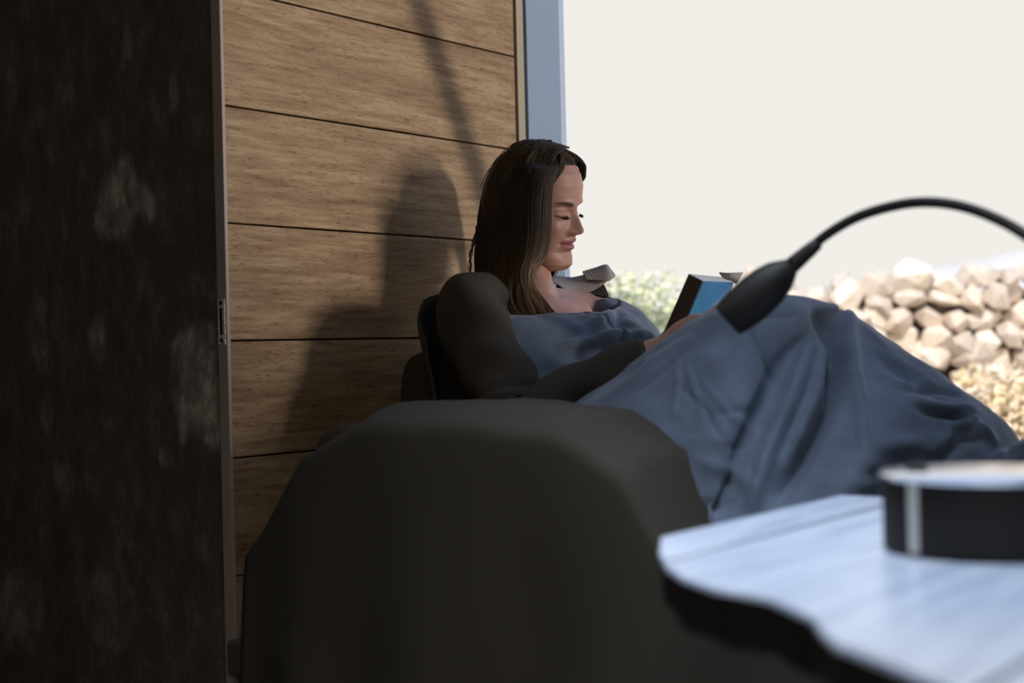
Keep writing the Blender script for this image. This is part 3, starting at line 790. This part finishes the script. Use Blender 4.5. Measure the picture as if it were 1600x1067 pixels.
def headmesh():
    nz, na = 210, 240; V = []; F = []
    th = [math.pi*i/nz for i in range(nz+1)]
    for i in range(nz+1):
        t = i/nz; z = -.1175+.2275*(t*.8+.2*(1-math.cos(math.pi*t))/2)
        f = interp(z, zs, xf); w_ = interp(z, zs, wd); b = interp(z, zs, xb)
        xc = (f+b)/2-.012*sstep(-.12, 0, z)
        for k in range(na):
            a = 2*math.pi*k/na; a = a-.35*math.sin(a)     # more columns on the face
            c, s = math.cos(a), math.sin(a)
            pf = 2.0/2.35 if c > 0 else 1.0
            x = xc+(f-xc if c > 0 else xc-b)*math.copysign(abs(c)**pf, c); y = w_*math.copysign(abs(s)**.93, s)
            if c > -.1 and z < .1:
                fr = sstep(-.1, .35, c)
                # nose
                hn = interp(z, [-.047, -.0435, -.040, -.036, -.031, -.024, -.012, 0, .010, .02], [0, .005, .0150, .0212, .0222, .0190, .0135, .0070, .0022, 0])
                sn = interp(z, [-.045, -.035, -.02, 0, .02], [.0115, .0115, .0085, .0072, .010])
                d = hn*math.exp(-abs(y/sn)**2.4)
                for sg in (-1, 1):
                    d += .0075*gauss(y-sg*.0135, .0052)*gauss(z+.0375, .0062)
                    d -= .0125*gauss(y-sg*.0300, .0150)*gauss(z-.001, .0100)         # socket
                    d += .0118*math.exp(-(((y-sg*.0310)/.0128)**2+((z+.0010)/.0090)**2)**1.5)     # lid over the eyeball
                    d -= .0030*gauss(y-sg*.0310, .013)*gauss(z+.0095, .0022)                       # lash line step
                    d -= .0020*gauss(y-sg*.0310, .013)*gauss(z-.0095, .0020)                       # lid crease
                    d += .0042*gauss(y-sg*.028, .017)*gauss(z-.0185, .0062)                        # brow ridge
                    d += .0050*gauss(y-sg*.046, .014)*gauss(z+.030, .016)                          # cheek
                    d -= .0022*gauss(y-sg*.030, .010)*gauss(z+.062, .016)
                    d -= .0020*gauss(y-sg*.0255, .004)*gauss(z+.0605, .004)                        # mouth corners
                    d += .0010*gauss(y-sg*.0035, .0025)*gauss(z+.050, .006)
                lw_ = math.exp(-abs(y/.0215)**3)
                up = -.0530+.0012*gauss(y, .004)*-1
                d += .0062*lw_*gauss(z-up, .0052)+.0072*math.exp(-abs(y/.0185)**3)*gauss(z+.0675, .0056)
                d -= .0050*math.exp(-abs(y/.0225)**4)*gauss(z+.0602, .0016)
                d -= .0014*gauss(y, .0035)*gauss(z+.0455, .004)
                d -= .0030*gauss(y, .02)*gauss(z+.0785, .0055)
                d += .0045*gauss(y, .017)*gauss(z+.0985, .0120)                                    # chin
                x += d*fr
            V.append(HW(x, y, z))
    for i in range(nz):
        for k in range(na):
            a = i*na+k; b = i*na+(k+1) % na; F.append((a, b, b+na, a+na))
    F.append(tuple(range(na))[::-1]); F.append(tuple(nz*na+k for k in range(na)))
    return V, F
# joints
neck0 = HW(-.034, 0, -.060); neck1 = U(829, 455, 2.72); chest = B(.27, .315, .70); waist = B(.36, .33, .55); hip = B(.42, .34, .44)
shF = B(.285, .150, .742); shN = B(.285, .480, .735)
elF = UV_(1004, 590, .15); wrF = U(1126, 474, 2.50)
elN = U(815, 655, 2.36); wrN = U(1036, 548, 2.30)
kneeN = UV_(1215, 565, .42); kneeF = UV_(1275, 590, .27); ankN = UV_(1262, 780, .42); ankF = UV_(1440, 790, .28)
def limb(P, Rr, seg=18, n=6):
    S = spline(P, n); k = len(P)-1; xs_ = [i*n for i in range(k+1)]
    return tube(S, [interp(i, xs_, Rr) for i in range(len(S))], seg)
parts = [
 tube(spline([neck0, neck1, B(.285, .315, .745)], 6), [interp(i, [0, 6, 12], [.048, .045, .060]) for i in range(13)], 24),
 limb([B(.27, .315, .772), chest, waist, hip, hip+NN*.03-ZZ*.03], [.055, .115, .105, .115, .09], 28),
 limb([shN, B(.275, .40, .745), B(.272, .315, .748), B(.275, .23, .748), shF], [.052, .052, .052, .048, .046], 22),
 limb([B(.315, .40, .718), B(.315, .23, .718)], [.06, .06], 18),
 limb([shF, shF.lerp(elF, .5), elF, elF.lerp(wrF, .35), wrF], [.050, .043, .036, .037, .024]),
 limb([shN, shN.lerp(elN, .5), elN, elN.lerp(wrN, .35), wrN], [.050, .043, .037, .038, .025]),
 limb([hip-TT*.09, hip.lerp(kneeN, .5)-TT*.05, kneeN-ZZ*.01, kneeN.lerp(ankN, .3), ankN, ankN+NN*.04-ZZ*.01], [.088, .075, .056, .052, .036, .035]),
 limb([hip+TT*.07, hip.lerp(kneeF, .5)+TT*.03, kneeF-ZZ*.01, kneeF.lerp(ankF, .3), ankF, ankF+NN*.04], [.088, .075, .056, .05, .036, .035]),
 limb([ankN, ankN+NN*.08-ZZ*.0+TT*.03, ankN+NN*.15-ZZ*.01+TT*.06], [.036, .035, .022]), limb([ankF, ankF+NN*.10-ZZ*.03, ankF+NN*.18-ZZ*.03], [.036, .035, .022])]
def hand(wr, tipdir, spread, palmn, curl, tn=1):
    """palm and five fingers; tipdir along the fingers, spread across knuckles towards the thumb, palmn out of the palm"""
    t = tipdir.normalized(); s = (spread-t*spread.dot(t)).normalized(); n = palmn-t*palmn.dot(t)-s*palmn.dot(s); n.normalize()
    G = []
    for k, off_ in enumerate((.030, .010, -.010, -.029)):
        L_ = (.072, .080, .075, .060)[k]; r = (.0086, .0088, .0084, .0075)[k]
        p0 = wr+t*.012+s*off_*.55; p1 = wr+t*.088+s*off_
        d = t; P_ = [p0, wr+t*.05+s*off_*.85, p1]; a = 0
        for j, fr in enumerate((.45, .32, .23)):
            a += curl[j]; dd = t*math.cos(a)+n*math.sin(a); P_.append(P_[-1]+dd*L_*fr)
        S = spline(P_, 4); Rr = [interp(i/(len(S)-1), [0, .4, .7, 1], [.014, .0115, r, r*.78]) for i in range(len(S))]
        G.append(tube(S, Rr, 10))
    P_ = [wr+t*.015+s*.015, wr+t*.042+s*.036+n*.008*tn, wr+t*.070+s*.044+n*.020*tn, wr+t*.094+s*.042+n*.030*tn]
    S = spline(P_, 4); G.append(tube(S, [interp(i/(len(S)-1), [0, .4, .8, 1], [.016, .0125, .0098, .0080]) for i in range(len(S))], 10))
    G.append(tube([wr, wr+t*.045, wr+t*.080], [.022, .026, .020], 16))
    return G
hd = (U(1140, 474, 2.27)-wrN)
parts += hand(wrN, hd, -YY, ZZ*.8-XX*.6, (.05, .15, .15), .1)
hd2 = (U(1190, 512, 2.46)-wrF); parts += hand(wrF, hd2, ZZ, -YY, (.8, 1.0, .7))
bV, bF = join(*parts)
body = mesh('body', bV, bF, None, pr)
rm = body.modifiers.new('rm', 'REMESH'); rm.mode = 'VOXEL'; rm.voxel_size = .0042
sm = body.modifiers.new('sm', 'SMOOTH'); sm.iterations = 7; sm.factor = .5
dg = bpy.context.evaluated_depsgraph_get(); ev = body.evaluated_get(dg); me2 = bpy.data.meshes.new_from_object(ev)
body.modifiers.clear()
porg = parent_loc(pr)
nv = len(me2.vertices); co = np.empty(nv*3); me2.vertices.foreach_get('co', co); co = co.reshape(-1, 3)
fc = [tuple(p.vertices) for p in me2.polygons]
hV, hF = headmesh()
# ears
def ear(sg):
    c = (-.004, sg*.0735, -.014); P_ = []
    for i in range(15):
        a = -1.9+i/14*4.7; P_.append(HW(c[0]-.016*math.cos(a)*-1*.8-.004, c[1]+sg*(.006+.004*math.sin(a)), c[2]+.028*math.sin(a)))
    return tube(P_, [.0035]*15, 8)
eV, eF = join(ear(1), ear(-1))
allV = [tuple(c) for c in co]+[tuple(Vector(v)-porg) for v in hV]+[tuple(Vector(v)-porg) for v in eV]
allF = fc+[tuple(i+nv for i in f) for f in hF]+[tuple(i+nv+len(hV) for i in f) for f in eF]
me3 = bpy.data.meshes.new('body'); me3.from_pydata(allV, [], allF); me3.update(); me3.shade_smooth(); body.data = me3
M_skin = Mat('skin', rough=.48, spec=.4); at = M_skin.n('Attribute', attribute_name='tone')
nz_ = M_skin.noise(M_skin.coords(), 40, 4); M_skin.col(M_skin.mix(1, at.outputs['Color'], M_skin.ramp(nz_, [(.3, (.9, .88, .88)), (.6, (1, 1, 1))]), 'MULTIPLY'))
M_skin.b.inputs['Subsurface Weight'].default_value = .12; M_skin.b.inputs['Subsurface Radius'].default_value = (.010, .004, .002)
M_skin.b.inputs['Subsurface Scale'].default_value = .6
me3.materials.append(M_skin.m)
ca = me3.color_attributes.new('tone', 'FLOAT_COLOR', 'POINT')
SK = np.array(srgb(178, 135, 118)); LIP = np.array(srgb(160, 96, 96)); BR = np.array(srgb(74, 50, 36)); CH = np.array(srgb(176, 118, 102)); LS = np.array(srgb(60, 38, 30)); LD_ = np.array(srgb(156, 110, 94))
cols = np.tile(SK, (len(allV), 1))
for i in range(nv, nv+len(hV)):
    x, y, z = HL(Vector(allV[i])+porg)
    if x < .02: continue
    c = SK.copy(); ay = abs(y)
    k = .5*gauss(ay-.045, .018)*gauss(z+.03, .018); c = c*(1-k)+CH*k
    k = .45*gauss(y, .014)*gauss(z+.036, .008); c = c*(1-k)+CH*k
    k = .5*gauss(ay-.031, .014)*gauss(z-.002, .009); c = c*(1-k)+LD_*k
    if ay < .0245:
        ztop = -.0490-.07*max(ay-.004, 0)*3*.5+(-.0012 if ay < .0015 else 0)-max(ay-.004, 0)*.22; zbot = -.0745+max(ay-.005, 0)*.42
        e = .0009; k = min(sstep(zbot-e, zbot+e, z), 1-sstep(ztop-e, ztop+e, z)); c = c*(1-.92*k)+LIP*.92*k
        k = .55*gauss(z+.0602, .0011)*sstep(.0245, .021, ay); c = c*(1-k)+np.array(srgb(70, 25, 25))*k
    # brow
    zb = .0125+.0055*math.sin(min(max((ay-.012)/.036, 0), 1)*math.pi*.72); th = .0038*(1-.55*sstep(.026, .048, ay))
    if .0115 < ay < .049:
        k = .9*math.exp(-((z-zb)/th)**4); c = c*(1-k)+BR*k
    # lash line (lowered lid)
    zl = -.0088-.0012*math.cos((ay-.031)/.013*1.3)+.0022
    if .0185 < ay < .0440:
        k = .95*math.exp(-((z-(-.0092+ .00025*((ay-.031)/.004)**2))/.0013)**4); c = c*(1-k)+LS*k
    cols[i] = c
ca.data.foreach_set('color', cols.ravel())

# lashes
M_lash = Mat('lash', srgb(40, 28, 22), .6)
G = []
for sg in (-1, 1):
    for i in range(16):
        y = sg*(.0195+.0235*i/15); ay = abs(y); z = -.0092+.00025*((ay-.031)/.004)**2; x0 = .0805-.35*max(ay-.028, 0)**1*.9
        G.append(tube([HW(x0-.004, y, z), HW(x0+.002, y+sg*.0006, z-.002), HW(x0+.0045, y+sg*.0016, z-.0032)], [.00045, .0004, .00015], 4))
mesh('eyelashes', *join(*G), M_lash, pr)['kind'] = 'stuff'

# ---- hair
M_hair = Mat('brown_hair', rough=.5, spec=.25); at = M_hair.n('Attribute', attribute_name='strand'); M_hair.col(at.outputs['Color'])
FG = [(848, 236), (872, 256), (864, 288), (861, 325), (861, 362), (854, 398), (839, 428), (838, 458), (858, 488), (875, 508), (872, 532)]
FD = [2.735, 2.700, 2.668, 2.664, 2.664, 2.664, 2.655, 2.62, 2.585, 2.565, 2.55]
BG = [(822, 233), (786, 248), (760, 285), (748, 330), (744, 375), (742, 410), (744, 445), (752, 480), (765, 510), (782, 540), (800, 565)]
BD = [2.755, 2.79, 2.81, 2.81, 2.80, 2.79, 2.74, 2.68, 2.62, 2.57, 2.54]
FS = spline([(*a, d) for a, d in zip(FG, FD)], 6); BS = spline([(*a, d) for a, d in zip(BG, BD)], 6)
def hp(a, t, lift=0):
    x = t*(len(FS)-1); i = min(int(x), len(FS)-2); f = x-i
    A = FS[i]*(1-f)+FS[i+1]*f; Bk = BS[i]*(1-f)+BS[i+1]*f
    q = A*(1-a)+Bk*a
    bulge = (.092*sstep(0, .16, t)*(1-.45*sstep(.5, .95, t)))*math.sin(math.pi*min(max(a*.9+.06, 0), 1))**.7
    q2 = q[2]-bulge-lift
    return U(q[0], q[1], q2)
rnd = random.Random(3); G = []; HC = []
def add_strand(P_, r0, col, seg=4):
    n = len(P_); V_, F_ = tube(P_, [r0*(1-.75*(i/(n-1))**3) for i in range(n)], seg, cap=False); G.append((V_, F_)); n_ = len(V_)//seg
    for i_ in range(n_): k_ = 1 if len(P_) < 24 else .12+.88*sstep(.38, .8, i_/n_); HC.extend([np.array(srgb(40, 30, 24))*(1-k_)+col*k_]*seg)
def hcol(t_blond, rnd):
    a = np.array(srgb(40, 30, 24)); b = np.array(srgb(168, 136, 104)); k = t_blond*rnd.uniform(.35, 1.15); return a*(1-k)+b*k
# opaque under layer
ULn, UT = 46, 60; V_ = []
for i in range(ULn):
    for j in range(UT): V_.append(hp(i/(ULn-1)*.98+.01, j/(UT-1)*.93, -.006))
F_ = [(i*UT+j, i*UT+j+1, (i+1)*UT+j+1, (i+1)*UT+j) for i in range(ULn-1) for j in range(UT-1)]
G.append((V_, F_)); HC.extend([np.array(srgb(44, 33, 26))]*len(V_))
for s in range(1500):
    a = rnd.random(); a = a if rnd.random() < .8 else a*.25
    ph = rnd.uniform(0, 6.28); wv = rnd.uniform(.004, .013); lift = rnd.uniform(-.002, .006); end = rnd.uniform(.78, 1.0); P_ = []
    cl_ = round(a*9)/9
    for j in range(26):
        t = j/25*end; aa = a+(cl_-a)*.55*sstep(.45, 1, t)
        p = hp(min(max(aa+.012*math.sin(t*9+ph), 0), 1.0), t, lift*(1+1.5*sstep(.4, 1, t)))
        am = wv*sstep(.35, .9, t); p += XX*am*math.sin(t*17+cl_*9+ph*.25)+YY*am*.6*math.cos(t*15+cl_*5); P_.append(p)
    bl_ = (1-a)**1.2*.8
    add_strand(P_, rnd.uniform(.0007, .0013), hcol(bl_, rnd))
# stray hairs off the back
for s in range(26):
    ph = rnd.uniform(0, 6); P_ = []
    for j in range(20):
        t = .35+j/19*.35; p = hp(1.0, t, 0); P_.append(p-XX*(.012*math.sin((t-.35)/.35*math.pi)*rnd.uniform(.6, 1.0)+.003*math.sin(t*60+ph)))
    P_ = spline(P_[::3], 3); add_strand(P_, .0004, hcol(.1, rnd), 3)
# cap over skull (back, top, far side)
CV = []; CN = 40; CA = 64
for i in range(CN+1):
    th = math.pi*.70*i/CN
    for k in range(CA):
        a = 2*math.pi*k/CA; lim = 1.0
        cx = math.cos(a)
        thm = th*(1.0 if cx < .35 else (1-.64*sstep(.30, .90, cx)))
        x = -.008+(.101+.0075*sstep(.3, .8, cx))*math.sin(thm)*cx; y = .083*math.sin(thm)*math.sin(a); z = .004+.118*math.cos(thm)
        r_ = 1+.012*math.sin(a*17+th*3); CV.append(HW(x*r_, y*r_, z))
CF = [(i*CA+k, (i+1)*CA+k, (i+1)*CA+(k+1) % CA, i*CA+(k+1) % CA) for i in range(CN) for k in range(CA)]
G.append((CV, CF)); HC.extend([np.array(srgb(48, 36, 28))]*len(CV))
# front sweep over the far temple and far-side fall
for s in range(520):
    f = rnd.random(); g_ = rnd.random()
    inn = [(.036, .002, .1085), (.051, .014, .099), (.062, .027, .088), (.065, .040, .072), (.050, .059, .050), (.026, .074, .015), (.0, .080, -.08)]
    out = [(.044, .008, .1105), (.062, .020, .1025), (.074, .033, .088), (.0715, .047, .067), (.053, .065, .044), (.028, .080, .005), (.0, .088, -.10)]
    P_ = [HW(*[a*(1-f)+b*f for a, b in zip(p, q)]) for p, q in zip(inn, out)]
    P_ = [p+Vector((rnd.gauss(0, .0013), rnd.gauss(0, .0013), rnd.gauss(0, .0013))) for p in P_]
    add_strand([Vector(q) for q in spline(P_, 4)], rnd.uniform(.0007, .0012), hcol(.28, rnd))
for s in range(420):
    f = rnd.random(); g_ = rnd.uniform(-.095, .03)
    P_ = [HW(.01, .004, .121), HW(g_*.6, .05, .100), HW(g_*.95, .084, .04), HW(g_, .090, -.03), HW(g_-.01, .088, -.10), HW(g_-.03, .085, -.17)]
    P_ = [p+Vector((rnd.gauss(0, .003), rnd.gauss(0, .003), rnd.gauss(0, .002))) for p in P_]
    add_strand([Vector(q) for q in spline(P_, 4)], rnd.uniform(.0009, .0014), hcol(.15, rnd))
for s in range(260):
    yy = rnd.uniform(-.036, .040); e = rnd.uniform(-.004, .003)
    P_ = [HW(.030, yy*.15, .1135), HW(.045, yy*.5, .1085), HW(.060-abs(yy)*.10, yy*.8, .0990+e*.4), HW(.0675-abs(yy)*.25, yy, .0890+e)]
    add_strand([Vector(q) for q in spline(P_, 4)], rnd.uniform(.0006, .0010), hcol(.14, rnd))
# near-side strands combed from the parting over the temple
for s in range(480):
    f = rnd.random()**1.3
    inn = [(.042, -.001, .1095), (.056, -.016, .099), (.0655, -.032, .082), (.0615, -.048, .061), (.048, -.066, .02), (.034, -.078, -.04)]
    out = [(.0, -.002, .119), (.002, -.032, .113), (.002, -.060, .092), (-.002, -.078, .05), (-.006, -.087, .0), (-.006, -.089, -.04)]
    P_ = [HW(*[a*(1-f)+b*f+rnd.gauss(0, .0009) for a, b in zip(p, q)]) for p, q in zip(inn, out)]
    add_strand([Vector(q) for q in spline(P_, 4)], rnd.uniform(.0008, .0013), hcol(.10+.12*(1-f), rnd))
# top strands lying over the crown from the parting
for s in range(420):
    a = rnd.random(); P_ = []
    x0 = .055-.09*rnd.random()
    for j in range(12):
        t = j/11; an_ = t*1.35; P_.append(HW(x0-.05*t*a, -.092*math.sin(an_)*.93+.004, .004+.1205*math.cos(an_)*(1-.10*abs(x0)/.09)*1.0+rnd.gauss(0, .0008)))
    add_strand(P_, rnd.uniform(.0007, .0011), hcol(.12, rnd))
hV_, hF_ = join(*G)
hair = mesh('hair', hV_, hF_, M_hair, pr)
ca = hair.data.color_attributes.new('strand', 'FLOAT_COLOR', 'POINT'); ca.data.foreach_set('color', np.array(HC).ravel()); hair['kind'] = 'stuff'

# ---- jacket: dark near sleeve, back, ribbed collar standing off the far shoulder
M_jack = Mat('dark_brown_jacket', (.05, .042, .034), .85, spec=.2); M_jack.bump(M_jack.noise(M_jack.coords(), 90, 5), .3, .002)
S = spline([B(.245, .375, .748), shN+ZZ*.02, shN.lerp(elN, .35)-YY*.012, shN.lerp(elN, .7)-YY*.01, elN-ZZ*.005, elN.lerp(wrN, .3), elN.lerp(wrN, .65), wrN.lerp(elN, .10)], 12)
def cr_(t, a): return 1+.06*math.sin(t*38+2*math.sin(a*2))+.05*math.sin(a*3+t*9)+.07*gauss(t-.5, .06)*math.sin(t*140+a)
nS = len(S); sl = tube(S, [interp(i/(nS-1), [0, .2, .5, .75, 1], [.060, .064, .056, .048, .036]) for i in range(nS)], 36, fn=cr_)
mesh('jacket_sleeve', *sl, M_jack, pr)
S = spline([shF+ZZ*0, shF.lerp(elF, .5), elF, elF.lerp(wrF, .5), wrF], 8); nS = len(S)
# far sleeve ends in a ribbed cuff that shows above the book
mesh('jacket_sleeve', *tube(S[16:], [.038-.006*i/(nS-17) for i in range(nS-16)], 24), M_jack, pr)
# back panel of the jacket behind her
V_ = []
for i in range(30):
    for j in range(40):
        t = i/29; s = j/39; vv = .075+s*.50
        zt = interp(s, [0, .12, .3, .5, .8, 1], [.775, .80, .815, .80, .775, .70])
        zz = zt-(zt-(BENCH+.04))*t; uu = .165+.055*t-.05*math.sin(s*math.pi)+.10*(abs(s-.5)*2)**3+.01*noise.noise(Vector((s*7, t*5, 1)))
        V_.append(B(uu, vv, zz))
grid_obj('jacket_back', V_, 30, 40, M_jack, pr, .006)
M_cord = Mat('grey_brown_corduroy', rough=.9)
uvn = M_cord.n('Attribute', attribute_name='wale'); wv_ = M_cord.ramp(uvn.outputs['Fac'], [(.25, srgb(92, 80, 74)), (.55, srgb(160, 148, 142)), (.9, srgb(186, 178, 176))]); M_cord.col(wv_)
def cord(name, rows, nw, parent, amp=.0011, thick=.003):
    """rows: outline pairs ((px,py,d),(px,py,d)) along the strip; ribs run across it"""
    A = spline([r[0] for r in rows], 40); Bq = spline([r[1] for r in rows], 40); n = len(A); mN = 16; V_ = []; att = []
    for i in range(n):
        ph = 2*math.pi*nw*i/(n-1); rib = .5+.5*math.cos(ph)
        for j in range(mN):
            q = A[i]*(1-j/(mN-1))+Bq[i]*(j/(mN-1)); bow = .008*math.sin(math.pi*j/(mN-1)); V_.append(U(q[0], q[1], q[2]-bow-amp*rib)); att.append(rib)
    o = grid_obj(name, V_, n, mN, M_cord, parent, thick)
    a = o.data.attributes.new('wale', 'FLOAT', 'POINT'); a.data.foreach_set('value', att); return o
cord('jacket_collar', [((842, 432, 2.86), (850, 438, 2.74)), ((868, 432, 2.86), (866, 441, 2.76)), ((893, 434, 2.85), (882, 452, 2.77)), ((912, 430, 2.84), (897, 459, 2.78)), ((930, 425, 2.84), (922, 456, 2.79)), ((938, 431, 2.83), (948, 441, 2.81))], 34, pr)
o = cord('collar_tip', [((910, 425, 2.835), (918, 437, 2.80)), ((930, 419, 2.835), (936, 438, 2.795)), ((947, 414, 2.83), (950, 439, 2.79)), ((954, 421, 2.825), (957, 435, 2.80)), ((960, 429, 2.82), (960.5, 431, 2.82))], 20, pr)
# dark underside of the collar / jacket front falling behind the far shoulder
V_ = []
for i in range(16):
    for j in range(16):
        s = i/15; t = j/15
        tx = 870+s*72; ty = 436+s*6; bx = 868+s*86; by = 486
        V_.append(U(tx*(1-t)+bx*t+3*math.sin(t*3.1)*s, ty*(1-t)+by*t, 2.85-.01*math.sin(s*3)))
grid_obj('jacket_front', V_, 16, 16, M_jack, pr, .005)
cord('jacket_cuff', [((1124, 426, 2.50), (1132, 436, 2.50)), ((1140, 427, 2.48), (1142, 438, 2.49)), ((1161, 426, 2.49), (1150, 443, 2.49))], 14, pr)
# ring
rc = U(1072, 511, 2.29); o = None
V_, F_ = lathe(rc, rc+hd, [(0, .0085), (0, .0100), (.003, .0100), (.003, .0085), (0, .0085)], 20); mesh('ring', V_, F_, Mat('silver_ring', (.8, .78, .74), .2, 1), pr)
